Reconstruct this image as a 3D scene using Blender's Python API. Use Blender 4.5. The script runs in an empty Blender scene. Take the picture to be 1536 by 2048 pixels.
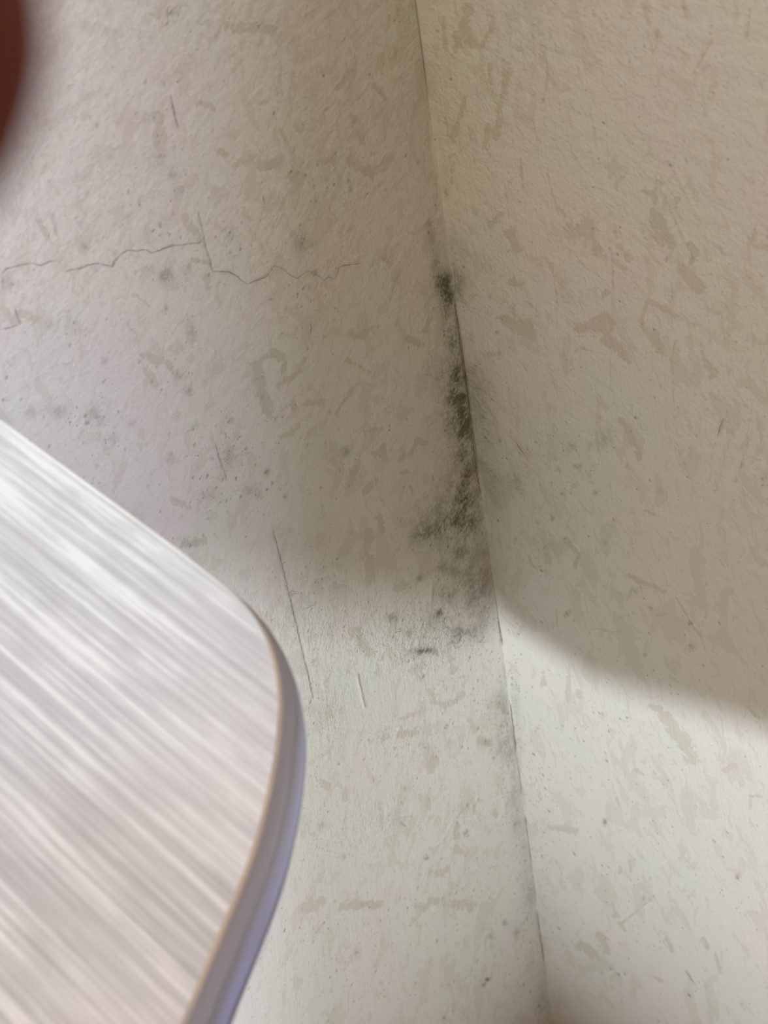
import bpy, bmesh, math, random
import numpy as np
from mathutils import Matrix, Vector

S = bpy.context.scene
C = S.collection
random.seed(7)
rng = np.random.default_rng(11)

# ---------------------------------------------------------------- camera
FPX = 2700.0
W, H = 1536, 2048
CAM = np.array([-0.2111, -0.2131, 1.20])
def unit(v):
    v = np.asarray(v, float); return v / np.linalg.norm(v)
DOWN = unit([1230 - 768, 2970 - 1024, FPX])          # world down, seen from the camera
AWAY = unit(np.array([-3479.15 - 768, -1713.83 - 1024, FPX]))
AWAY = unit(AWAY - DOWN * (AWAY @ DOWN))
ROT = np.array([np.cross(AWAY, -DOWN), AWAY, -DOWN])  # camera -> world
cam_data = bpy.data.cameras.new('camera')
cam = bpy.data.objects.new('camera', cam_data); C.objects.link(cam)
m = Matrix.Identity(4)
for i in range(3):
    m[i][0] = ROT[i][0]; m[i][1] = -ROT[i][1]; m[i][2] = -ROT[i][2]; m[i][3] = CAM[i]
cam.matrix_world = m
cam_data.sensor_fit = 'HORIZONTAL'; cam_data.sensor_width = 36.0
cam_data.lens = FPX / W * 36.0
cam_data.clip_start = 0.002
cam_data.dof.use_dof = True
cam_data.dof.focus_distance = 0.45
cam_data.dof.aperture_fstop = 44.0
S.camera = cam

# ---------------------------------------------------------------- light
S.view_settings.view_transform = 'Standard'
S.view_settings.look = 'None'
S.view_settings.exposure = 0.0
S.view_settings.gamma = 1.0
S.view_settings.use_curve_mapping = False
S.cycles.max_bounces = 4; S.cycles.diffuse_bounces = 3; S.cycles.glossy_bounces = 2
S.cycles.use_adaptive_sampling = True; S.cycles.adaptive_threshold = 0.03; S.cycles.use_denoising = True
world = bpy.data.worlds.new('world'); S.world = world; world.use_nodes = True
bg = world.node_tree.nodes['Background']
bg.inputs['Color'].default_value = (1.0, 0.96, 0.93, 1); bg.inputs['Strength'].default_value = 0.01

def aim(o, loc, target):
    o.location = loc
    o.rotation_euler = (Vector(target) - Vector(loc)).to_track_quat('-Z', 'Y').to_euler()
def area(name, loc, target, sx, sy, power, col):
    d = bpy.data.lights.new(name, 'AREA'); d.shape = 'RECTANGLE'; d.size = sx; d.size_y = sy
    d.energy = power; d.color = col
    o = bpy.data.objects.new(name, d); C.objects.link(o); aim(o, loc, target); return o
SUNDIR = unit([-0.79, -0.55, 0.17])
KEY = np.array([0, 0, 0.85]) + SUNDIR * 4.0
def spot(name, loc, target, power, col, angle, radius):
    d = bpy.data.lights.new(name, 'SPOT'); d.energy = power; d.color = col
    d.spot_size = math.radians(angle); d.spot_blend = 1.0; d.shadow_soft_size = radius
    o = bpy.data.objects.new(name, d); C.objects.link(o); aim(o, loc, target); return o
spot('window_daylight', KEY, (0, -0.07, 1.20), 550, (0.79, 0.915, 1.0), 34, 0.018)
SIDEDIR = unit([-0.05, -0.92, 0.36])
SIDE = np.array([-0.11, 0, 1.08]) + SIDEDIR * 5.0
area('side_window_daylight', SIDE, (-0.11, 0, 1.08), 0.34, 0.20, 150, (0.75, 0.79, 1.06))
area('ceiling_lamp', (-1.1, -0.6, 2.2), (0, -0.05, 0.9), 1.4, 1.4, 12.0, (1.0, 0.50, 0.04))
area('counter_fill', (-0.45, -0.20, 2.1), (-0.30, -0.14, 1.0), 0.5, 0.4, 6.6, (0.68, 0.95, 1.0))  # overhead fill added to brighten and cool the counter top

# ---------------------------------------------------------------- helpers
def px_dir(x, y): return ROT @ unit([x - 768, y - 1024, FPX])
def on_plane(x, y, axis, val):
    d = px_dir(x, y); t = (val - CAM[axis]) / d[axis]; return CAM + d * t
def on_wall(x, y, side):
    p = on_plane(x, y, 1 if side == 'L' else 0, 0.0)
    return np.array([p[0] if side == 'L' else p[1], p[2]])

def nt(name, rough=0.8):
    mt = bpy.data.materials.new(name); mt.use_nodes = True
    t = mt.node_tree; b = t.nodes['Principled BSDF']; b.inputs['Roughness'].default_value = rough
    return mt, t, b
class G:
    """small shorthand for building node graphs"""
    def __init__(s, t, flat=False): s.t = t; s.flat = flat
    def n(s, kind, **kw):
        o = s.t.nodes.new(kind)
        for k, v in kw.items(): setattr(o, k, v)
        return o
    def put(s, sock, v):
        if isinstance(v, bpy.types.NodeSocket): s.t.links.new(v, sock)
        elif isinstance(v, (tuple, list)) and len(v) == 3 and sock.type == 'RGBA': sock.default_value = (*v, 1)
        else: sock.default_value = v
    def math(s, op, a, b=0.0, c=0.0, clamp=False):
        o = s.n('ShaderNodeMath', operation=op, use_clamp=clamp)
        s.put(o.inputs[0], a); s.put(o.inputs[1], b)
        if op in ('MULTIPLY_ADD', 'SMOOTHSTEP'): s.put(o.inputs[2], c)
        return o.outputs[0]
    def noise(s, vec, scale, detail=3, rough=0.55, dist=0.0, col=False):
        o = s.n('ShaderNodeTexNoise', noise_dimensions='2D' if s.flat else '3D'); s.put(o.inputs['Vector'], vec)
        o.inputs['Scale'].default_value = scale; o.inputs['Detail'].default_value = detail
        o.inputs['Roughness'].default_value = rough; o.inputs['Distortion'].default_value = dist
        return o.outputs['Color' if col else 'Fac']
    def step(s, v, lo, hi):
        o = s.n('ShaderNodeMapRange', interpolation_type='SMOOTHSTEP')
        s.put(o.inputs['Value'], v); s.put(o.inputs['From Min'], lo); s.put(o.inputs['From Max'], hi)
        return o.outputs['Result']
    def mix(s, f, a, b, mode='MIX'):
        o = s.n('ShaderNodeMix', data_type='RGBA', blend_type=mode)
        s.put(o.inputs[0], f); s.put(o.inputs[6], a); s.put(o.inputs[7], b); return o.outputs[2]
    def mapping(s, vec, scale=(1, 1, 1), loc=(0, 0, 0), rot=(0, 0, 0)):
        o = s.n('ShaderNodeMapping'); s.put(o.inputs['Vector'], vec)
        o.inputs['Scale'].default_value = scale; o.inputs['Location'].default_value = loc
        o.inputs['Rotation'].default_value = rot; return o.outputs[0]
    def attr(s, name):
        o = s.n('ShaderNodeAttribute', attribute_name=name); return o

# ---------------------------------------------------------------- painted plaster
def plaster(name, side):
    mt, t, b = nt(name, 0.62); g = G(t, True)
    V = g.attr('pattern').outputs['Vector']
    A = lambda k: g.attr(k).outputs['Fac']
    base = (0.72, 0.685, 0.62)
    # slow drift of hue in the paint: pinkish and greenish clouds
    drift = g.noise(V, 9, 2, 0.5)
    drift2 = g.noise(g.mapping(V, loc=(3, 7, 1)), 22, 3, 0.5)
    col = g.mix(g.step(drift, 0.38, 0.64), (0.726, 0.680, 0.630), (0.712, 0.692, 0.622))
    col = g.mix(g.math('MULTIPLY', g.step(drift2, 0.52, 0.72), 0.55), col, (0.735, 0.665, 0.63))
    # worn flakes: random crisp ones + the individually placed ones
    st = g.mapping(V, scale=(1.0, 0.75 if side == 'L' else 0.55, 1), rot=(0, 0, -0.25 if side == 'L' else 0.2))
    region = g.noise(g.mapping(V, loc=(1.3, 4.4, 0)), 7, 2, 0.5)
    f1 = g.noise(st, 62, 5, 0.58, 0.45)
    f2 = g.noise(g.mapping(st, loc=(5, 2, 0)), 150, 4, 0.6, 0.7)
    thr1 = g.math('MULTIPLY_ADD', region, -0.16, 0.665)
    k1 = g.step(g.math('SUBTRACT', f1, thr1), 0.0, 0.018)
    thr2 = g.math('MULTIPLY_ADD', region, -0.20, 0.70)
    k2 = g.step(g.math('SUBTRACT', f2, thr2), 0.0, 0.025)
    warp = g.math('MULTIPLY_ADD', g.noise(V, 120, 5, 0.66, 0.8), 2.2, -1.1)
    fld = g.math('ADD', A('patch'), warp)
    k3 = g.step(fld, 0.50, 0.58)
    flake = g.math('MAXIMUM', g.math('MULTIPLY', k1, 0.50), g.math('MULTIPLY', k2, 0.48))
    flake = g.math('MAXIMUM', flake, g.math('MULTIPLY', k3, 0.95))
    flakecol = g.mix(g.step(drift, 0.35, 0.65), (0.60, 0.525, 0.44), (0.555, 0.515, 0.42))
    col = g.mix(g.math('MULTIPLY', flake, 0.74), col, flakecol)
    # faint brushy mottling
    mott = g.noise(V, 330, 4, 0.7)
    col = g.mix(g.math('MULTIPLY', g.step(mott, 0.58, 0.75), 0.24), col, (0.47, 0.44, 0.385))
    lm = g.math('MULTIPLY', A('lumps'), g.step(g.noise(V, 230, 4, 0.7), 0.50, 0.66))
    col = g.mix(g.math('MULTIPLY', lm, 0.30), col, (0.42, 0.40, 0.35))
    # mould: grey green smudge broken up by noise, then pin-head specks
    mo = A('mould')
    br = g.math('MULTIPLY_ADD', g.noise(V, 85, 3, 0.6), 0.5, g.math('MULTIPLY', g.noise(V, 420, 4, 0.75), 0.5))
    sm = g.math('MULTIPLY', mo, g.math('MULTIPLY_ADD', g.step(br, 0.36, 0.64), 1.15, 0.22))
    col = g.mix(g.math('MULTIPLY', sm, 0.64, clamp=True), col, (0.165, 0.155, 0.105))
    sp = A('speck')
    for sc, rad, off, mul in ((200, 0.24, 0, 1.0), (520, 0.36, 5, 1.3)):
        vo = g.n('ShaderNodeTexVoronoi', voronoi_dimensions='2D'); vo.inputs['Scale'].default_value = sc
        g.put(vo.inputs['Vector'], g.mapping(V, loc=(off, off * 2.1, 0)))
        sepc = g.n('ShaderNodeSeparateColor'); t.links.new(vo.outputs['Color'], sepc.inputs[0])
        live = g.math('LESS_THAN', sepc.outputs[0], g.math('MULTIPLY', sp, 1.0))
        r = g.math('MULTIPLY_ADD', sepc.outputs[1], rad, 0.09)
        dd = g.math('ADD', vo.outputs['Distance'], g.math('MULTIPLY_ADD', g.noise(V, sc * 3, 2, 0.6), 0.35, -0.175))
        dot = g.step(dd, r, g.math('MULTIPLY', r, 0.35))
        dark = g.math('MULTIPLY', g.math('MULTIPLY', dot, live), g.math('MULTIPLY_ADD', sepc.outputs[2], 0.50, 0.10 * mul))
        col = g.mix(dark, col, (0.15, 0.145, 0.11))
    t.links.new(col, b.inputs['Base Color'])
    # relief: orange-peel, brush drag, crackle in the damp area, flake rims
    peel = g.noise(V, 520, 2, 0.6)
    drag = g.noise(g.mapping(V, scale=(1, 0.05, 1), rot=(0, 0, 0.06)), 420, 2, 0.6)
    vor = g.n('ShaderNodeTexVoronoi', feature='DISTANCE_TO_EDGE', voronoi_dimensions='2D'); vor.inputs['Scale'].default_value = 190
    t.links.new(V, vor.inputs['Vector'])
    crk = g.math('MULTIPLY', g.step(vor.outputs['Distance'], 0.07, 0.0), A('crackle'))
    h = g.math('MULTIPLY', peel, 0.28)
    h = g.math('ADD', h, g.math('MULTIPLY', drag, 0.30))
    h = g.math('ADD', h, g.math('MULTIPLY', g.noise(V, 100, 2, 0.6), 0.75))
    h = g.math('SUBTRACT', h, g.math('MULTIPLY', crk, 0.5))
    h = g.math('ADD', h, g.math('MULTIPLY', A('relief'), 1.3))
    h = g.math('ADD', h, g.math('MULTIPLY', g.math('MULTIPLY', A('lumps'), g.noise(V, 240, 2, 0.7)), 2.6))
    bp = g.n('ShaderNodeBump'); bp.inputs['Strength'].default_value = 0.55
    bp.inputs['Distance'].default_value = 0.0008
    t.links.new(h, bp.inputs['Height']); t.links.new(bp.outputs[0], b.inputs['Normal'])
    b.inputs['Specular IOR Level'].default_value = 0.25
    return mt

def flat_mat(name, col, rough=0.85):
    mt, t, b = nt(name, rough); g = G(t)
    tc = g.n('ShaderNodeTexCoord').outputs['Object']
    v = g.noise(tc, 900, 3, 0.6)
    t.links.new(g.mix(v, tuple(c * 0.75 for c in col), tuple(min(1, c * 1.25) for c in col)), b.inputs['Base Color'])
    b.inputs['Specular IOR Level'].default_value = 0.1
    return mt

# marks, given at their places on the two walls -----------------------------
# soft mould: x, y, rx, ry, strength
MOULD_L = [(1008,1470,20,60,.30),(1036,1620,16,80,.28),(1062,1770,16,80,.28),(1082,1900,14,60,.25),(860,1300,60,30,.15),(1012,1350,12,50,.3),(640,1180,60,30,.12),(930,1110,55,110,.22),(915,900,60,150,.18),(870,1040,60,60,.15),(889,572,22,32,.85),(896,598,16,40,.8),(880,560,16,16,.5),(899,662,12,18,.85),(905,690,12,22,.75),(908,640,10,60,.5),
 (912,752,34,34,.7),(905,745,30,22,.45),(919,797,26,44,.95),(915,835,26,40,.7),(926,870,22,50,.75),(930,930,20,50,.65),(937,985,22,50,.6),
 (905,995,44,34,.32),(929,1040,42,44,.5),(895,1052,48,34,.5),(850,1068,30,28,.5),(838,1074,14,10,.55),(840,1157,8,8,.9),
 (885,1137,14,12,.6),(915,1107,16,12,.55),(912,1146,14,10,.6),(895,1190,18,18,.75),(955,1157,34,60,.45),(880,1226,8,8,1.2),(787,1236,9,8,1.2),
 (862,1244,26,14,.45),(915,1264,14,12,.6),(819,1267,10,9,.55),(845,1302,26,6,.9),(832,1306,10,8,.6),(862,1303,12,8,.7),(939,1270,34,20,.35),
 (840,1354,8,8,.6),(969,1244,22,22,.4),(955,1200,30,40,.4),(859,1507,16,16,.3),(899,1489,8,8,.5),(972,1487,16,14,.3),(1006,1500,20,22,.45),(998,1407,22,30,.35),
 (687,1713,6,6,.7),(642,1651,8,8,.5),(929,1666,4,4,1.),(979,1871,4,4,1.2),(975,1959,5,4,1.3),(968,1970,4,5,.8),(889,2036,4,4,1.),(712,1904,4,4,.9),(760,1966,4,4,.6),(1009,1846,5,5,.9),(1035,1865,10,12,.6),
 (809,1578,4,3,.8),(852,1716,5,4,.8),(345,350,11,10,.75),(315,313,12,10,.6),(320,325,20,12,.25),(295,233,10,9,.5),(325,167,10,8,.5),(360,380,8,8,.5),
 (463,472,9,9,.7),(448,462,12,10,.3),(167,492,9,8,.4),(200,480,8,5,.3),(498,435,4,4,.7),(606,477,14,24,.5),(587,465,4,4,.9),(600,495,22,18,.25),(697,362,4,4,1.1),(702,380,3,4,.8),(710,413,3,4,.6),(697,348,3,3,.8),
 (332,547,15,14,.75),(340,560,22,16,.3),(20,569,14,14,.4),(333,617,4,5,.9),(97,652,15,12,.35),(160,666,6,5,.6),(382,672,9,16,.65),(208,722,7,7,.6),(380,655,8,20,.3),
 (360,752,10,9,.6),(378,784,9,10,.6),(60,822,13,12,.45),(117,822,16,12,.6),(187,825,15,12,.5),(173,847,3,3,1.3),(205,838,14,14,.35),(225,874,12,9,.45),(267,849,9,8,.3),
 (462,842,8,7,.6),(478,874,6,6,.6),(342,908,3,3,1.3),(340,919,12,9,.4),(423,917,6,3,.6),(390,852,9,7,.35),(460,915,18,20,.5),(500,979,16,16,.55),(420,989,24,18,.35),(380,1085,16,12,.45),
 (415,560,8,16,.4),(378,535,6,10,.4),(689,904,8,9,1.),(534,944,6,6,.9),(570,992,5,5,.9),(558,979,3,3,.7),(525,795,3,3,1.),(659,824,4,4,.7),(630,545,5,4,1.),(610,574,3,3,1.),(619,574,3,3,.9),
 (515,989,9,9,.6),(676,1132,9,9,.4),(702,1064,4,4,.5),(861,445,5,5,.7),(860,455,6,30,.35),(868,500,6,40,.45),(876,530,8,30,.5),(1048,1700,8,30,.3),(1060,1790,8,30,.3),
 (1090,2000,12,60,.3),(1030,1600,10,60,.35),(1025,1520,8,40,.4),(745,1812,36,10,.15)]
MOULD_R = [(913,580,22,34,.55),(918,560,14,16,.35),(979,595,4,5,.9),(945,762,32,42,.42),(958,820,26,60,.35),(972,900,24,50,.30),(984,980,22,60,.25),(905,520,7,40,.3),
 (943,678,5,12,.4),(1000,880,3,5,.8),(1147,892,9,8,.65),(1161,932,5,4,.8),(1150,932,4,4,.7),(1120,938,6,6,.55),(1191,985,4,4,.9),(1124,987,3,3,.8),(1320,982,6,7,.6),
 (1484,928,3,6,.8),(1530,955,10,12,.35),(1335,517,4,6,.8),(1315,65,3,6,1.2),(1067,50,3,3,1.),(1310,97,4,6,.5),(1269,1184,9,9,.4),(1384,1294,9,8,.5),(1364,1142,2.5,2.5,1.1),
 (1302,1217,3,3,1.1),(1380,1246,4,4,.8),(1266,1227,3,3,.7),(1210,1086,3,5,.6),(1104,1038,4,6,.6),(1075,1046,4,4,.5),(1030,1080,4,6,.5),(1210,1643,4,6,1.),(1476,1754,5,5,1.3),(1385,1731,8,7,.35),
 (1287,1797,3,8,.6),(1484,2010,4,6,.4),(1220,862,18,14,.3),(1120,880,30,22,.18),(1205,885,14,14,.3),(1035,955,14,24,.3),(1030,960,3,3,.8),(1090,1100,26,20,.15),(1290,1310,3,3,.9),
 (1180,893,8,10,.3),(1205,1430,5,7,.5),(1030,1410,8,60,.2),(1040,1500,10,60,.2),(1240,1195,18,8,.2),(1246,1232,12,6,.25),(993,665,3,3,.8),(999,704,4,12,.3),(990,707,14,4,.4)]
# crisp worn flakes: list of points, half width
FLAKE_L = [([(455,52),(500,56),(545,54)],11),([(395,205),(415,210),(435,217)],6),([(370,436),(385,458),(400,478)],8),([(316,232),(318,262),(322,290)],13),
 ([(705,232),(712,262),(728,288)],8),([(700,318),(722,338),(745,346),(765,336),(782,312)],11),([(640,325),(668,318)],8),([(525,330),(560,322)],14),([(582,353),(600,352)],12),
 ([(789,100),(789,115)],6),([(675,177),(708,140)],7),([(745,168),(775,203)],4),([(512,730),(518,760),(528,795),(538,828)],12),([(520,722),(534,712)],5),
 ([(545,705),(565,712),(566,740)],8),([(557,770),(580,758),(600,738),(610,718)],6),([(700,665),(712,674),(735,672)],7),([(715,668),(758,652)],4),([(792,652),(795,640)],4),
 ([(815,675),(838,688)],9),([(692,720),(715,730),(735,744),(752,745)],5),([(672,828),(690,800),(705,778)],4),([(728,862),(765,858)],4),([(700,968),(706,945),(718,922)],8),
 ([(742,910),(755,905)],7),([(765,895),(768,920)],8),([(800,918),(808,900)],7),([(820,908),(830,890)],7),([(832,880),(850,885)],7),([(730,985),(752,960)],6),([(800,945),(818,945)],4),([(820,972),(824,985)],4),
 ([(589,790),(590,818)],7),([(565,874),(585,866),(595,850)],6),([(612,808),(650,805)],7),([(738,1062),(735,1090),(736,1115),(743,1155)],12),([(760,1035),(766,1060)],7),([(675,1170),(682,1168)],9),([(795,1176),(808,1172)],11),
 ([(710,1262),(722,1285),(738,1305)],12),([(858,1382),(866,1403),(890,1411),(912,1400),(925,1390)],7),([(802,1437),(845,1420)],6),([(762,1474),(770,1472)],9),([(785,1470),(830,1464)],7),
 ([(608,1815),(640,1806)],13),([(690,1814),(725,1808),(760,1812)],11),([(912,1650),(912,1672)],7),([(922,1614),(924,1620)],6),([(988,1620),(990,1630)],6),([(842,1596),(842,1604)],7),([(855,1600),(857,1615)],6),
 ([(838,1814),(852,1814)],9),([(868,1803),(884,1800)],10),([(914,1700),(930,1706)],9),([(912,1808),(940,1812)],10),([(855,1746),(895,1738)],7),([(430,75),(442,50)],4),([(300,30),(340,20),(365,12)],12),
 ([(480,55),(540,62)],9),([(270,590),(300,612)],5),([(385,520),(420,525)],6),([(285,710),(320,720)],9),([(290,735),(310,770)],9),([(335,725),(350,745)],7),([(372,1090),(398,1085)],10),([(410,1085),(405,1070)],6),
 ([(345,1000),(380,1015)],7),([(10,620),(30,640)],10),([(45,625),(75,640)],9),([(270,545),(300,535)],4),([(78,440),(100,480)],7),([(105,430),(110,470)],5),([(470,330),(500,318)],9),([(440,300),(455,310)],7),
 ([(560,260),(575,290)],5),([(590,250),(600,262)],5),([(800,540),(780,600)],4),([(770,515),(780,530)],6),([(860,640),(850,660)],8),([(1000,1410),(1012,1425)],7),([(960,1480),(985,1490)],8),([(870,1520),(862,1540)],9),([(940,1440),(950,1460)],7),
 ([(905,1340),(900,1320)],9),([(830,1345),(840,1330)],9),([(640,1560),(655,1575)],7),([(690,1580),(690,1600)],5)]
FLAKE_R = [([(936,15),(930,50),(922,80)],12),([(915,66),(908,108)],6),([(938,60),(945,86)],9),([(888,35),(890,70),(894,100)],5),([(988,30),(984,58),(962,93)],5),([(1018,140),(1008,180),(998,222)],9),([(980,130),(982,165),(992,195)],4),
 ([(930,195),(925,218),(917,240)],5),([(998,245),(994,270)],10),([(914,250),(908,275)],9),([(975,250),(972,300)],6),([(890,235),(894,270)],2.5),([(922,300),(890,320)],3),([(907,325),(902,345)],5),([(902,355),(902,368)],4),
 ([(1297,28),(1298,80)],4),([(1285,10),(1295,30)],6),([(1366,0),(1372,30)],5),([(1424,83),(1408,110),(1388,145)],4),([(1084,88),(1094,125),(1096,155),(1088,195),(1080,220)],2.2),([(1094,347),(1103,385),(1112,410),(1130,433)],2.5),
 ([(1285,380),(1300,388),(1312,378)],4),([(1312,395),(1308,415)],5),([(1145,465),(1175,455)],19),([(1180,470),(1195,500)],10),([(1308,430),(1318,460),(1338,490)],15),([(1380,490),(1392,505)],9),([(1354,400),(1352,415)],7),
 ([(1398,452),(1404,443)],4),([(1500,495),(1512,450)],6),([(1505,494),(1536,494)],6),([(1020,465),(1030,500)],12),([(1000,430),(980,450)],8),([(1150,659),(1175,648),(1205,628)],5),([(1165,655),(1195,655),(1215,660)],15),
 ([(1205,635),(1210,660)],12),([(1215,672),(1232,690),(1250,712)],11),([(1250,712),(1260,725)],4),([(1015,640),(1040,655),(1060,660)],18),([(1022,565),(1042,570)],8),([(1150,703),(1165,696),(1182,702)],4),
 ([(1297,598),(1287,625),(1283,640)],4),([(1283,650),(1295,665)],7),([(1310,665),(1320,700)],10),([(1305,605),(1330,620),(1350,632)],5),([(1404,704),(1413,728)],5),([(1412,728),(1430,745)],7.5),([(1422,755),(1428,748)],6),
 ([(1207,590),(1215,583)],5),([(1350,680),(1346,710),(1344,745)],2.5),([(1100,530),(1108,560),(1114,605)],3),([(1052,602),(1074,625)],3),([(1242,842),(1258,865)],7),([(1262,875),(1275,895),(1278,912)],8),([(1252,935),(1256,925)],4),
 ([(1385,515),(1378,530)],6),([(1368,540),(1385,560),(1400,580)],12),([(1085,1068),(1088,1092),(1104,1090)],2.5),([(1057,1112),(1062,1130),(1072,1138)],1.8),([(1130,1080),(1148,1098),(1160,1108)],5),([(1158,1110),(1150,1132)],5),
 ([(1092,1110),(1096,1125)],4),([(1255,1150),(1284,1164),(1304,1172),(1328,1184)],5),([(1190,1257),(1215,1262),(1240,1265)],2.5),([(1352,1195),(1368,1222),(1382,1248),(1402,1275)],2.2),([(1312,1232),(1330,1228)],3.5),
 ([(1495,1414),(1517,1434)],4),([(1302,1412),(1325,1420)],6),([(1330,1435),(1352,1458),(1370,1482)],14),([(1372,1488),(1385,1515)],15),([(1087,1345),(1086,1370)],6),([(1137,1355),(1137,1400)],5.5),([(1157,1383),(1157,1393)],6),
 ([(1113,1220),(1114,1252)],3),([(1132,1232),(1142,1222)],4),([(1234,1595),(1238,1612)],3.5),([(1224,1808),(1232,1832)],4.5),([(1238,1846),(1250,1862)],4),([(1259,1722),(1262,1742)],4),([(1240,1735),(1240,1745)],4),
 ([(1500,1592),(1520,1592)],4),([(1500,1600),(1502,1615)],4),([(1374,1943),(1397,1979)],2.5),([(1160,1890),(1190,1905)],11),([(1202,1870),(1212,1900)],9),([(1300,1950),(1322,1962)],3.5),([(1430,1905),(1440,1945)],3),
 ([(1408,1880),(1415,1895)],6),([(1100,1655),(1150,1660)],7),([(1450,1540),(1470,1530)],6),([(1330,1880),(1345,1900)],6),([(1270,1540),(1290,1550)],4),([(1225,520),(1250,540)],5),([(1240,495),(1260,520)],8),
 ([(1440,1120),(1450,1135)],3),([(1290,1020),(1310,1030)],3),([(1500,20),(1492,80)],3),([(1040,320),(1046,380)],3),([(1240,1850),(1300,1800)],2)]
# thin cracks: points, half width
CRACK_L = [([(2,575),(3,545),(9,537),(20,534),(43,527),(63,525),(77,529),(88,526),(100,520),(113,520)],.8),
 ([(128,541),(143,538),(158,535),(173,529),(187,525),(207,528),(223,532),(228,520),(237,508),(253,498),(270,500),(287,497),(293,499),(300,505),(313,500),(327,495),(340,490),(353,489),(378,486),(405,483)],.9),
 ([(392,420),(397,437),(401,455),(404,470),(408,492),(415,512),(419,530),(422,541)],.8),
 ([(422,541),(440,541),(457,542),(466,548),(473,552),(484,562),(492,566),(502,563),(512,559),(530,552),(545,530),(553,532),(562,535),(571,544),(579,550),(592,555),(600,548),(615,540),(622,545),(629,547),(637,553),(645,559),(650,554),(655,552),(667,557),(671,543),(675,532),(692,528),(719,525)],.8),
 ([(338,190),(343,212),(348,235),(353,256)],1.0),([(27,612),(32,630),(38,645),(20,653),(0,657)],.8),
 ([(522,388),(524,400),(526,408)],1.0),([(543,1054),(550,1080),(556,1105),(562,1127),(569,1158),(575,1187),(584,1222),(592,1257),(598,1288),(605,1314),(614,1352),(624,1396)],.8),
 ([(428,882),(437,915),(445,938),(453,959)],.7),([(575,1187),(581,1180),(588,1181)],1.1),([(577,1190),(586,1186),(598,1185)],.8),([(562,1127),(569,1122)],.9),([(617,1325),(633,1319)],.6),
 ([(616,640),(620,655),(618,668)],.8),([(870,1240),(872,1222),(885,1225)],.5),([(885,1246),(887,1235),(898,1233),(900,1245)],.6),([(878,1260),(890,1252),(903,1262),(912,1255),(925,1262)],.6),
 ([(905,1275),(913,1268),(920,1272),(915,1284),(904,1283),(898,1276)],.7),([(925,1270),(935,1262),(942,1275),(956,1268)],.6),([(948,1283),(975,1282)],.6),([(930,1257),(944,1262),(950,1250)],.5),([(890,1290),(902,1283),(908,1295),(922,1290)],.6),
 ([(785,1264),(797,1262),(804,1257)],.7),([(918,1095),(926,1090),(930,1084)],.8),([(600,1222),(612,1214),(632,1206)],.5),([(962,1050),(950,1040),(930,1045)],.6),([(970,1738),(988,1731),(992,1727)],.6),
 ([(900,470),(905,540),(906,575),(910,640)],.5),
 ([(905,600),(911,640),(915,680),(922,730),(929,770),(933,800),(936,835),(938,850),(941,875),(945,900),(948,930),(953,960),(956,985)],1.3),
 ([(876,560),(878,590),(885,610),(889,640)],.8),([(1018,1408),(1022,1440),(1026,1466),(1030,1500)],1.2),([(993,1240),(998,1262),(1002,1290)],1.2),([(1048,1630),(1054,1680),(1060,1720)],.8),([(1072,1820),(1080,1880),(1086,1920)],.8)]
CRACK_R = [([(872,350),(876,380),(880,405)],.7),([(908,625),(910,660),(915,690)],.7),([(1029,875),(1042,895),(1060,918)],.6),([(1437,872),(1442,850),(1450,835)],1.0),([(1484,935),(1487,922)],.8),
 ([(1334,511),(1336,522)],1.6),([(1345,560),(1348,600)],.5),([(1374,1943),(1388,1965)],.6),([(1048,724),(1057,741)],.6),([(895,372),(897,392)],.6)]
# low ridges left by the brush / filler: points, half width, height
RIDGE_L = [([(715,1352),(720,1375),(729,1414)],2.2,1.),([(865,1394),(895,1372),(925,1354)],3,.9),([(772,1626),(788,1615),(802,1608)],2.5,.8),([(782,1643),(822,1634)],2,.8),([(832,1716),(865,1699),(880,1685),(895,1663)],3,1.),
 ([(865,1690),(890,1670),(912,1645)],2.5,.8),([(895,1663),(915,1628),(935,1608),(965,1605),(1012,1586)],2.5,.8),([(937,1609),(949,1597)],3,-1.6),([(945,1612),(955,1600)],2.5,1.5),([(859,1763),(872,1755),(885,1753)],2.5,1.2),
 ([(858,1836),(868,1824),(885,1812)],2.5,1.),([(870,1990),(884,1978),(895,1970)],2.5,1.),([(978,1890),(981,1878)],2.5,.9),([(900,1448),(893,1454)],2.5,-1.5),([(805,1645),(812,1650)],2.5,-1.3),([(328,30),(332,42),(325,45)],3,1.),([(335,22),(342,24)],2.5,1.),
 ([(865,1165),(862,1215)],3,.7),([(790,1475),(800,1455)],2.5,.8),([(450,1128),(520,1230)],3,.2),([(975,1665),(1000,1640),(1015,1600)],2.5,.6),([(1006,1590),(1010,1650)],3,.5),([(1025,1480),(1040,1560)],5,.6),([(650,1350),(655,1520)],4,.3)]
RIDGE_R = [([(872,360),(880,400),(888,450)],3,.8),([(912,640),(918,700),(925,740)],3,.5),([(1228,500),(1226,640),(1224,780)],2.5,.5),([(1410,60),(1412,230)],3,.4),([(1245,30),(1242,170)],3,.3),([(1460,860),(1430,980)],3,.5),
 ([(1500,860),(1470,960)],3,.5),([(1340,320),(1400,440)],3,.3),([(1325,380),(1390,520)],3,.3),([(1300,1360),(1305,1395)],2.5,.5),([(1040,1520),(1052,1600),(1066,1700)],5,.5)]
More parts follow.
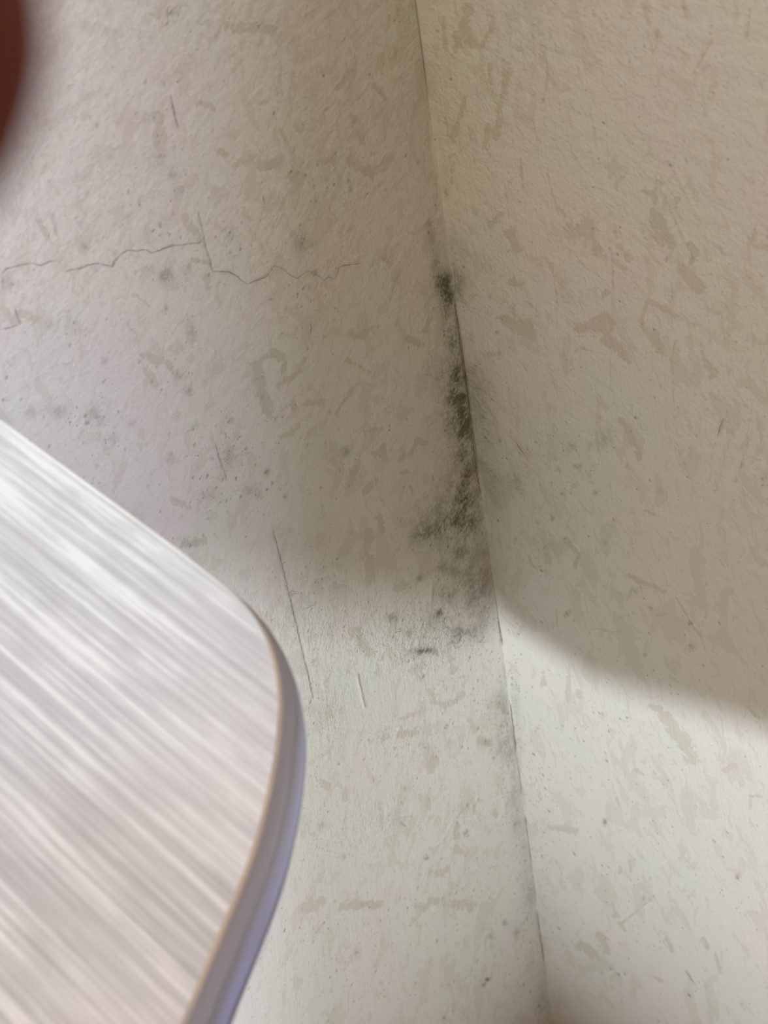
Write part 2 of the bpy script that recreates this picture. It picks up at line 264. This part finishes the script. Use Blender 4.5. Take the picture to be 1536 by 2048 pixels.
SPECK_L = [(930,800,40,120,.7),(925,1000,50,120,.6),(900,1100,80,80,.5),(900,1230,110,60,.7),(830,1290,120,50,.45),(960,1300,40,60,.5),(900,1360,90,60,.25),(1010,1550,20,120,.7),(1050,1800,24,160,.8),(1090,2000,24,80,.5),
 (440,900,70,60,.55),(490,980,50,40,.6),(180,830,90,30,.5),(360,760,50,40,.45),(110,650,60,30,.3),(330,420,60,120,.25),(340,550,40,30,.5),(700,1240,90,60,.3),(640,1500,40,160,.3),(640,1680,30,60,.5),(625,1850,30,40,.5),(860,1500,160,60,.22),
 (900,1900,170,120,.2),(700,1950,150,90,.2),(600,600,60,60,.3),(600,900,120,90,.12),(420,1000,50,50,.45),(640,1150,60,40,.4),(980,1450,30,60,.5),(660,360,120,40,.2),(885,590,20,50,.8),(250,900,120,60,.2),(480,480,80,60,.25),(960,1800,60,90,.35)]
SPECK_R = [(930,600,20,60,.5),(985,590,30,30,.4),(950,780,30,80,.5),(990,950,30,80,.35),(1035,965,20,40,.6),(1110,900,50,50,.3),(1080,1100,60,50,.3),(1030,1400,20,120,.7),(1060,1560,30,120,.6),(1085,1750,24,140,.7),(1110,1950,16,100,.5),
 (1150,950,50,40,.3),(1260,1180,80,40,.15),(1150,1450,110,120,.2),(1200,1800,150,160,.12),(1000,420,40,60,.25),(980,430,20,60,.3),(1180,1500,200,200,.10),(1440,870,50,50,.2)]
LUMP_L = [(850,1280,130,80,.8),(700,1260,120,60,.6),(900,1380,90,60,.5),(780,1650,110,70,.7),(920,1640,60,60,.8),(880,1780,60,60,.5),(730,1840,60,30,.4),(800,1480,90,50,.6),(660,1450,40,100,.5),(560,1230,60,60,.4)]
CRACKLE_L = [(905,1270,70,26,1.),(860,1240,60,30,.6),(780,1280,60,30,.4),(930,1050,50,40,.3),(880,1320,90,30,.4)]

def wall_mesh(name, side, mats):
    # tensor grid: dense where the photo looks, coarse beyond
    uf = -np.arange(0, 0.25, 0.00065); uc = -np.array([0.28, 0.35, 0.5, 0.8, 1.3, 2.0])
    zf = np.concatenate([np.arange(0.12, 0.5, 0.0014), np.arange(0.5, 1.17, 0.00075)])
    u = np.concatenate([uf, uc]); z = np.concatenate([[0, 0.03, 0.07], zf, [1.19, 1.25, 1.4, 1.8, 2.4]])
    U, Z = np.meshgrid(u, z)
    nu, nz = len(u), len(z)
    F = {k: np.zeros_like(U) for k in ('patch', 'mould', 'speck', 'relief', 'lumps', 'crackle')}
    def local(cx, cy):
        p0 = on_wall(cx, cy, side); px = on_wall(cx + 2, cy, side); py = on_wall(cx, cy + 2, side)
        J = np.array([(px - p0) / 2, (py - p0) / 2]).T
        return p0, J, np.linalg.inv(J)
    def window(p0, J, R):
        du = np.abs(J[0]).sum() * R; dz = np.abs(J[1]).sum() * R
        i = np.where((z > p0[1] - dz) & (z < p0[1] + dz))[0]; j = np.where((u > p0[0] - du) & (u < p0[0] + du))[0]
        if len(i) == 0 or len(j) == 0: return None
        return slice(i[0], i[-1] + 1), slice(j[0], j[-1] + 1)
    def blob(ch, cx, cy, rx, ry, a, add=True, k=1.0):
        p0, J, Ji = local(cx, cy); w = window(p0, J, 2.6 * max(rx, ry))
        if w is None: return
        dx = Ji[0, 0] * (U[w] - p0[0]) + Ji[0, 1] * (Z[w] - p0[1]); dy = Ji[1, 0] * (U[w] - p0[0]) + Ji[1, 1] * (Z[w] - p0[1])
        v = a * np.exp(-((dx / rx) ** 2 + (dy / ry) ** 2) * k)
        F[ch][w] = F[ch][w] + v if add else np.maximum(F[ch][w], v)
    def stroke(ch, pts, hw, a):
        for (x0, y0), (x1, y1) in zip(pts[:-1], pts[1:]):
            mx, my = (x0 + x1) / 2, (y0 + y1) / 2; L = math.hypot(x1 - x0, y1 - y0)
            p0, J, Ji = local(mx, my); w = window(p0, J, L / 2 + hw * 3)
            if w is None: continue
            dx = Ji[0, 0] * (U[w] - p0[0]) + Ji[0, 1] * (Z[w] - p0[1]); dy = Ji[1, 0] * (U[w] - p0[0]) + Ji[1, 1] * (Z[w] - p0[1])
            ex, ey = (x1 - x0) / max(L, 1e-6), (y1 - y0) / max(L, 1e-6)
            s = np.clip(dx * ex + dy * ey, -L / 2, L / 2)
            d = np.hypot(dx - s * ex, dy - s * ey)
            v = a * np.exp(-(d / hw) ** 2 * 0.69)
            F[ch][w] = np.where(np.abs(v) > np.abs(F[ch][w]), v, F[ch][w])
    for q in (MOULD_L if side == 'L' else MOULD_R): blob('mould', *q)
    for q in (SPECK_L if side == 'L' else SPECK_R): blob('speck', *q, add=False)
    for q in (MOULD_L if side == 'L' else MOULD_R): blob('speck', q[0], q[1], q[2] * 1.5, q[3] * 1.5, min(q[4], .8), add=False)
    for pts, hw in (FLAKE_L if side == 'L' else FLAKE_R): stroke('patch', pts, max(hw, 2.2), 0.90)
    for pts, hw, a in (RIDGE_L if side == 'L' else RIDGE_R): stroke('relief', pts, hw, a)
    if side == 'L':
        for q in LUMP_L: blob('lumps', *q, add=False)
        F['lumps'] = np.maximum(F['lumps'], 0.12)
        for q in CRACKLE_L: blob('crackle', *q, add=False)
    F['speck'] = np.clip(F['speck'] * 0.62, 0.02, 1)
    F['mould'] = np.clip(F['mould'], 0, 1.4)
    # slight waviness so the corner is not ruler straight
    wav = 0.00035 * np.sin(Z * 41 + 1) * np.exp(U / 0.06) + 0.00022 * np.sin(Z * 113) * np.exp(U / 0.01)
    wav[:, 0] = 0
    P = np.zeros((nz, nu, 3))
    if side == 'L': P[..., 0] = U; P[..., 1] = wav; P[..., 2] = Z
    else: P[..., 0] = wav; P[..., 1] = U; P[..., 2] = Z
    verts = P.reshape(-1, 3)
    idx = np.arange(nz * nu).reshape(nz, nu)
    q = np.stack([idx[:-1, :-1], idx[:-1, 1:], idx[1:, 1:], idx[1:, :-1]], -1).reshape(-1, 4)
    if side == 'L': q = q[:, ::-1]          # make faces look into the room
    mat_i = np.zeros(len(q), int)
    # hairline cracks, as ribbons lying in the same mesh
    ev, ef = [], []
    off = 0.00045
    def P3(x, y, h):
        a = on_wall(x, y, side)
        lift = off + 0.00035 * math.exp(a[0] / 0.06)
        return (a[0], -lift, a[1]) if side == 'L' else (-lift, a[0], a[1])
    base = len(verts)
    for pts, hw in (CRACK_L if side == 'L' else CRACK_R):
        fine = []
        for (x0, y0), (x1, y1) in zip(pts[:-1], pts[1:]):
            n_ = max(2, int(math.hypot(x1 - x0, y1 - y0) / 4))
            for k in range(n_):
                t_ = k / n_; fine.append((x0 + (x1 - x0) * t_ + rng.normal(0, .5), y0 + (y1 - y0) * t_ + rng.normal(0, .5)))
        fine.append(pts[-1])
        n_ = len(fine)
        for k, (x, y) in enumerate(fine):
            a_ = fine[max(k - 1, 0)]; b_ = fine[min(k + 1, n_ - 1)]
            dx, dy = b_[0] - a_[0], b_[1] - a_[1]; L = math.hypot(dx, dy) or 1
            w_ = hw * 0.85 * (0.40 + 0.8 * rng.random()) * min(1, 0.3 + k / 3, 0.3 + (n_ - 1 - k) / 3)
            ev += [P3(x - dy / L * w_, y + dx / L * w_, 1), P3(x + dy / L * w_, y - dx / L * w_, 1)]
            if k:
                j = base + len(ev) - 4; ef.append((j, j + 1, j + 3, j + 2))
    verts = np.concatenate([verts, np.array(ev)])
    nq = len(q)
    faces = np.concatenate([q, np.array(ef)])
    me = bpy.data.meshes.new(name)
    me.vertices.add(len(verts)); me.vertices.foreach_set('co', verts.astype(np.float32).ravel())
    me.loops.add(len(faces) * 4); me.loops.foreach_set('vertex_index', faces.astype(np.int32).ravel())
    me.polygons.add(len(faces)); me.polygons.foreach_set('loop_start', np.arange(0, len(faces) * 4, 4, dtype=np.int32))
    mi = np.zeros(len(faces), np.int32); mi[nq:] = 1
    me.polygons.foreach_set('material_index', mi)
    me.update(calc_edges=True)
    for k, a in F.items():
        at = me.attributes.new(k, 'FLOAT', 'POINT')
        at.data.foreach_set('value', np.concatenate([a.ravel(), np.zeros(len(ev))]).astype(np.float32))
    # paint pattern scaled up down the wall to offset camera perspective, even-sized in frame
    dep = 1.2 - verts[:, 2]; hu = verts[:, 0] if side == 'L' else verts[:, 1]
    dist = np.sqrt(np.maximum(dep, -0.2) ** 2 + 0.09)
    pat = np.zeros((len(verts), 3))
    pat[:, 0] = hu / dist * (0.84 if side == 'L' else 0.80) + (0 if side == 'L' else 5.0); pat[:, 1] = -np.arctan2(dep, 0.3)
    at = me.attributes.new('pattern', 'FLOAT_VECTOR', 'POINT'); at.data.foreach_set('vector', pat.astype(np.float32).ravel())
    me.shade_smooth()
    for mm in mats: me.materials.append(mm)
    o = bpy.data.objects.new(name, me); C.objects.link(o); o['kind'] = 'structure'
    return o

crackm = flat_mat('crack_dirt', (0.28, 0.245, 0.185))
wl = wall_mesh('wall_left', 'L', [plaster('plaster_left', 'L'), crackm])
wr = wall_mesh('wall_right', 'R', [plaster('plaster_right', 'R'), crackm])

def box(name, lo, hi, mat):
    bm = bmesh.new(); bmesh.ops.create_cube(bm, size=1)
    for v in bm.verts:
        v.co = Vector([lo[i] + (v.co[i] + 0.5) * (hi[i] - lo[i]) for i in range(3)])
    me = bpy.data.meshes.new(name); bm.to_mesh(me); bm.free(); me.materials.append(mat)
    o = bpy.data.objects.new(name, me); C.objects.link(o); o['kind'] = 'structure'; return o
floor_m = flat_mat('floor_screed', (0.36, 0.33, 0.29))
box('floor', (-2.0, -2.0, -0.05), (0.02, 0.02, 0.0), floor_m)

# unseen blocker added to shape the light; lower and side edges set the shadows
def thru(x, y, side, L=KEY, Y=-1.0):
    a = on_wall(x, y, side)
    p = np.array([a[0], 0, a[1]]) if side == 'L' else np.array([0, a[0], a[1]])
    t_ = (Y - p[1]) / (L[1] - p[1]); r = p + (L - p) * t_
    return r[0], r[2]
low = [thru(*q) for q in ((0, 1150, 'L'), (250, 1162, 'L'), (480, 1185, 'L'), (560, 1202, 'L'), (700, 1222, 'L'), (850, 1235, 'L'), (985, 1240, 'L'), (1060, 1246, 'R'),
        (1150, 1266, 'R'), (1250, 1292, 'R'), (1350, 1328, 'R'), (1450, 1372, 'R'), (1536, 1408, 'R'))]
side_edge = [thru(*q, 'L', SIDE) for q in ((300, -60), (312, 100), (330, 300), (345, 500), (365, 700), (385, 900))]
print('low', [(round(a, 3), round(b, 3)) for a, b in low]); print('side_edge', [(round(a, 3), round(b, 3)) for a, b in side_edge])
def make_blocker():
    def ext(a, b, L):
        a, b = np.array(a), np.array(b); return tuple(b + unit(b - a) * L)
    SPLIT = -1.05
    l0 = ext(low[1], low[0], 0.6); l1 = ext(low[-2], low[-1], 0.12)
    head = [(l0[0], 2.6), l0] + low + [l1, (SPLIT, l1[1]), (SPLIT, 2.6)]
    j0 = ext(side_edge[1], side_edge[0], 0.6); j1 = ext(side_edge[-2], side_edge[-1], 1.1)
    side = [j0] + side_edge + [j1, (0.02, j1[1]), (0.02, j0[1])]
    bm = bmesh.new()
    for poly in (head, side):
        f_ = [bm.verts.new((x, -1.0, z_)) for x, z_ in poly]; bk = [bm.verts.new((x, -1.03, z_)) for x, z_ in poly]
        bm.faces.new(f_); bm.faces.new(bk[::-1])
        for i in range(len(poly)):
            j = (i + 1) % len(poly); bm.faces.new((f_[i], bk[i], bk[j], f_[j]))
    bmesh.ops.recalc_face_normals(bm, faces=bm.faces)
    me = bpy.data.meshes.new('light_blocker'); bm.to_mesh(me); bm.free(); me.materials.append(flat_mat('blocker_paint', (0.6, 0.56, 0.5)))
    o = bpy.data.objects.new('light_blocker', me); C.objects.link(o); o['kind'] = 'structure'
make_blocker()

# ---------------------------------------------------------------- counter top with a rounded corner
TOP = 1.02
THICK = 0.018
def laminate():
    mt, t, b = nt('pale_grey_woodgrain_laminate', 0.42); g = G(t)
    P = g.n('ShaderNodeTexCoord').outputs['Object']
    wob = g.noise(g.mapping(P, scale=(25, 6, 25)), 1.0, 2, 0.5)
    sx = g.mapping(P, scale=(1, 0.013, 1))
    a = g.noise(sx, 800, 4, 0.60, 0.0)
    b2 = g.noise(g.mapping(P, scale=(1, 0.035, 1), loc=(3, 1, 0)), 1500, 3, 0.6)
    c = g.noise(g.mapping(P, scale=(1, 0.035, 1), loc=(9, 1, 0)), 230, 3, 0.5)
    e = g.noise(g.mapping(P, scale=(1, 0.40, 1), loc=(2, 5, 0)), 190, 3, 0.6)
    v = g.math('ADD', g.math('MULTIPLY', a, 0.52), g.math('MULTIPLY', b2, 0.20))
    v = g.math('ADD', v, g.math('MULTIPLY', c, 0.19)); v = g.math('ADD', v, g.math('MULTIPLY', e, 0.16))
    cr = g.n('ShaderNodeValToRGB'); t.links.new(v, cr.inputs[0])
    el = cr.color_ramp.elements
    el[0].position = 0.40; el[0].color = (0.40, 0.435, 0.44, 1); el[1].position = 0.61; el[1].color = (0.84, 0.85, 0.87, 1)
    k = el.new(0.46); k.color = (0.51, 0.505, 0.53, 1); k = el.new(0.54); k.color = (0.62, 0.62, 0.65, 1)
    tint = g.noise(P, 22, 2, 0.5)
    col = g.mix(g.math('MULTIPLY', g.step(tint, 0.4, 0.65), 0.35), cr.outputs[0], (0.64, 0.615, 0.63))
    t.links.new(col, b.inputs['Base Color'])
    bp = g.n('ShaderNodeBump'); bp.inputs['Strength'].default_value = 0.25; bp.inputs['Distance'].default_value = 0.0002
    t.links.new(v, bp.inputs['Height']); t.links.new(bp.outputs[0], b.inputs['Normal'])
    b.inputs['Specular IOR Level'].default_value = 0.35
    return mt
def banding():
    mt, t, b = nt('lavender_grey_edge_band', 0.34); g = G(t)
    P = g.n('ShaderNodeTexCoord').outputs['Object']
    sep = g.n('ShaderNodeSeparateXYZ'); t.links.new(P, sep.inputs[0])
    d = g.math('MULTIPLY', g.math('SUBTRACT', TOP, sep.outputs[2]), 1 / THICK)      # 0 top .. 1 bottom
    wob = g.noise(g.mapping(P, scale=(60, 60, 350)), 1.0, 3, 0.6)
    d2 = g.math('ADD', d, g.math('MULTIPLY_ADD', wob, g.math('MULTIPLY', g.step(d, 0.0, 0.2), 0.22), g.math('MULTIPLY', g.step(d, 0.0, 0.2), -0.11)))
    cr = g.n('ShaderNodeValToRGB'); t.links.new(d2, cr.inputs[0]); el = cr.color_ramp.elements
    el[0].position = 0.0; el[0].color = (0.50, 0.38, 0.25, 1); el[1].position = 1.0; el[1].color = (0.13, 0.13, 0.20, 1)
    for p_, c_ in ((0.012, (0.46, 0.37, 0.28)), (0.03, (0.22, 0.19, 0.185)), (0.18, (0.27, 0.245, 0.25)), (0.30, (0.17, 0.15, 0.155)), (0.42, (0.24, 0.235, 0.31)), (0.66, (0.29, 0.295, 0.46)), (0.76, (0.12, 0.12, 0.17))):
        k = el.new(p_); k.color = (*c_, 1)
    fine = g.noise(g.mapping(P, scale=(60, 60, 1000)), 1.0, 3, 0.6)
    col = g.mix(g.math('MULTIPLY', g.step(fine, 0.42, 0.7), 0.6), cr.outputs[0], (0.19, 0.175, 0.20))
    t.links.new(col, b.inputs['Base Color'])
    return mt
INNER = [(0, 838), (100, 911.3), (200, 984.5), (300, 1057.8), (380, 1117), (420, 1149), (450, 1173), (480, 1199), (507, 1233), (530, 1275), (545, 1320), (553, 1365), (556, 1410), (553, 1462), (546, 1520), (532, 1590), (514, 1662), (490, 1735), (455, 1822), (412, 1925), (360, 2048)]
out = [on_plane(x, y, 2, TOP)[:2] for x, y in INNER]
x_side = out[0][0]
outline = [np.array([x_side, -0.0015])] + [np.array(p) for p in out]
d_end = unit(outline[-1] - outline[-2]); p = outline[-1].copy()
d_goal = unit([-1, -0.08])
for k in range(10):
    d_end = unit(d_end * 0.7 + d_goal * 0.3); p = p + d_end * (0.012 + 0.02 * k); outline.append(p.copy())
y_front = outline[-1][1]
outline.append(np.array([-1.2, y_front - 0.004]))
# smooth + resample
def catmull(P, n=6):
    o = []
    for i in range(len(P) - 1):
        a = P[max(i - 1, 0)]; b = P[i]; c = P[i + 1]; d = P[min(i + 2, len(P) - 1)]
        la = np.linalg.norm(c - b)
        m1 = (c - a) / max(np.linalg.norm(c - a), 1e-9) * la; m2 = (d - b) / max(np.linalg.norm(d - b), 1e-9) * la
        for k in range(n):
            t_ = k / n; t2 = t_ * t_; t3 = t2 * t_
            o.append((2*t3-3*t2+1)*b + (t3-2*t2+t_)*m1 + (-2*t3+3*t2)*c + (t3-t2)*m2)
    o.append(P[-1]); return o
ol = catmull(outline)
nO = len(ol)
arc = np.concatenate([[0], np.cumsum([np.linalg.norm(ol[i+1]-ol[i]) for i in range(nO-1)])])
i_c = 6 * 6       # about where the round corner starts
nrm = []
for i in range(nO):
    d_ = unit(ol[min(i+1, nO-1)] - ol[max(i-1, 0)]); nrm.append(np.array([-d_[1], d_[0]]))
cen = np.array([-0.4, -0.05])
if (nrm[3] @ (ol[3] - cen)) < 0: nrm = [-v for v in nrm]
BUL = 0.0020
def bulge(i):
    t_ = np.clip((arc[i] - arc[i_c]) / 0.02, 0, 1); return BUL * (0.25 + 0.75 * t_ * t_ * (3 - 2 * t_))
PROF = [(0, 0), (0.10, -0.00008), (0.35, -0.0005), (0.62, -0.0013), (0.85, -0.003), (0.98, -0.006), (1.0, -0.009), (0.98, -0.012), (0.85, -0.0145), (0.6, -0.0165), (0.3, -0.0176), (0.0, -0.018)]
def build_counter():
    root = bpy.data.objects.new('counter_top', None); C.objects.link(root); root.location = (x_side, -0.1, TOP - THICK)
    root['label'] = 'pale grey woodgrain counter top with a rounded corner, in front of the stained walls'
    root['category'] = 'counter top'
    def link(name, bm, mat, label=None):
        bmesh.ops.recalc_face_normals(bm, faces=bm.faces)
        me = bpy.data.meshes.new(name); bm.to_mesh(me); bm.free(); me.materials.append(mat)
        o = bpy.data.objects.new(name, me); C.objects.link(o); o.parent = root
        o.matrix_parent_inverse = Matrix.Translation(root.location).inverted()
        if label: o['label'] = label
        for f_ in me.polygons: f_.use_smooth = True
        return o
    bm = bmesh.new()
    ring = list(ol) + [np.array([-1.2, -0.0015])]
    t_ = [bm.verts.new((*p_, TOP)) for p_ in ring]; b_ = [bm.verts.new((*p_, TOP - THICK)) for p_ in ring]
    ct = bm.verts.new((-0.5, -0.05, TOP)); cb = bm.verts.new((-0.5, -0.05, TOP - THICK))
    for i in range(len(ring)):
        j = (i + 1) % len(ring); bm.faces.new((t_[i], t_[j], ct)); bm.faces.new((b_[j], b_[i], cb))
    for i in (nO - 1, nO):
        j = (i + 1) % len(ring); bm.faces.new((t_[i], b_[i], b_[j], t_[j]))
    o = link('board', bm, laminate())
    for f_ in o.data.polygons: f_.use_smooth = False
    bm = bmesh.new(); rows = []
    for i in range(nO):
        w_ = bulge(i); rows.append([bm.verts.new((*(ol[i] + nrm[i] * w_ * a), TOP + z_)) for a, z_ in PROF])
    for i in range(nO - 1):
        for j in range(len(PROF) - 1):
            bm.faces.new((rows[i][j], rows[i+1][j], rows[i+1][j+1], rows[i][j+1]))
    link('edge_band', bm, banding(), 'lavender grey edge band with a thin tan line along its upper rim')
    return root
build_counter()

# ---------------------------------------------------------------- hand, one fingertip at the lens
def skin():
    mt, t, b = nt('warm_brown_skin', 0.5); g = G(t)
    P = g.n('ShaderNodeTexCoord').outputs['Object']
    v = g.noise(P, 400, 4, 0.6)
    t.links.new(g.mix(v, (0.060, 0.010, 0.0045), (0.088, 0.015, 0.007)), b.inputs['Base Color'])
    b.inputs['Subsurface Weight'].default_value = 0.2; b.inputs['Specular IOR Level'].default_value = 0.08
    b.inputs['Subsurface Radius'].default_value = (0.006, 0.0015, 0.0008)
    b.inputs['Subsurface Scale'].default_value = 1.0
    bp = g.n('ShaderNodeBump'); bp.inputs['Strength'].default_value = 0.3; bp.inputs['Distance'].default_value = 0.0003
    t.links.new(g.noise(P, 2500, 2, 0.5), bp.inputs['Height']); t.links.new(bp.outputs[0], b.inputs['Normal'])
    return mt
def w(p): return Vector(CAM + ROT @ np.array(p))
def cone(bm, p0, r0, p1, r1, n_=9):
    a, b = w(p0), w(p1)
    for k in range(n_ + 1):
        t_ = k / n_
        bmesh.ops.create_icosphere(bm, subdivisions=2, radius=r0 + (r1 - r0) * t_, matrix=Matrix.Translation(a.lerp(b, t_)))
def hand():
    print('key dir in view', ROT.T @ SUNDIR)
    bm = bmesh.new()
    chains = {
     'index': [((-.094,-.036,.004),.0115),((-.064,-.044,.028),.0090),((-.038,-.030,.040),.0083),((-.01362,-.0104,.0280),.0070)],
     'middle': [((-.098,-.016,.006),.0115),((-.066,-.018,.034),.0092),((-.042,-.004,.045),.0085),((-.0310,.010,.040),.0076)],
     'ring': [((-.100,.004,.006),.0110),((-.070,.008,.034),.0086),((-.049,.020,.044),.0080),((-.038,.032,.038),.0070)],
     'little': [((-.102,.022,.004),.0100),((-.076,.030,.028),.0074),((-.060,.040,.036),.0068),((-.050,.050,.032),.0060)],
     'thumb': [((-.118,-.004,-.012),.0140),((-.088,-.022,-.030),.0115),((-.060,-.026,-.034),.0098),((-.036,-.022,-.030),.0085)]}
    wrist = (-.165, .030, -.030)
    for c in chains.values():
        for (p0, r0), (p1, r1) in zip(c[:-1], c[1:]): cone(bm, p0, r0, p1, r1)
        if c is not chains['thumb']: cone(bm, wrist, .019, c[0][0], c[0][1], 12)
        else: cone(bm, wrist, .020, c[0][0], c[0][1], 8)
    cone(bm, chains['index'][0][0], .012, chains['little'][0][0], .011, 10)
    cone(bm, (-.13, -.002, -.01), .016, (-.135, .028, -.012), .015, 6)
    arm = np.array(wrist) + 0.17 * (ROT.T @ SUNDIR); cone(bm, wrist, .023, tuple(arm), .031, 24)
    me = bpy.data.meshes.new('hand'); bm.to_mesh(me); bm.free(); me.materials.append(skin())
    o = bpy.data.objects.new('hand', me); C.objects.link(o)
    r = o.modifiers.new('join', 'REMESH'); r.mode = 'VOXEL'; r.voxel_size = 0.0012; r.use_smooth_shade = True
    s = o.modifiers.new('soften', 'SMOOTH'); s.factor = 0.6; s.iterations = 8
    o['label'] = 'reddish brown fingertip of a hand, blurred dark in the top left corner'
    o['category'] = 'hand'
    # finger nail, a child of the hand
    return o
hand()
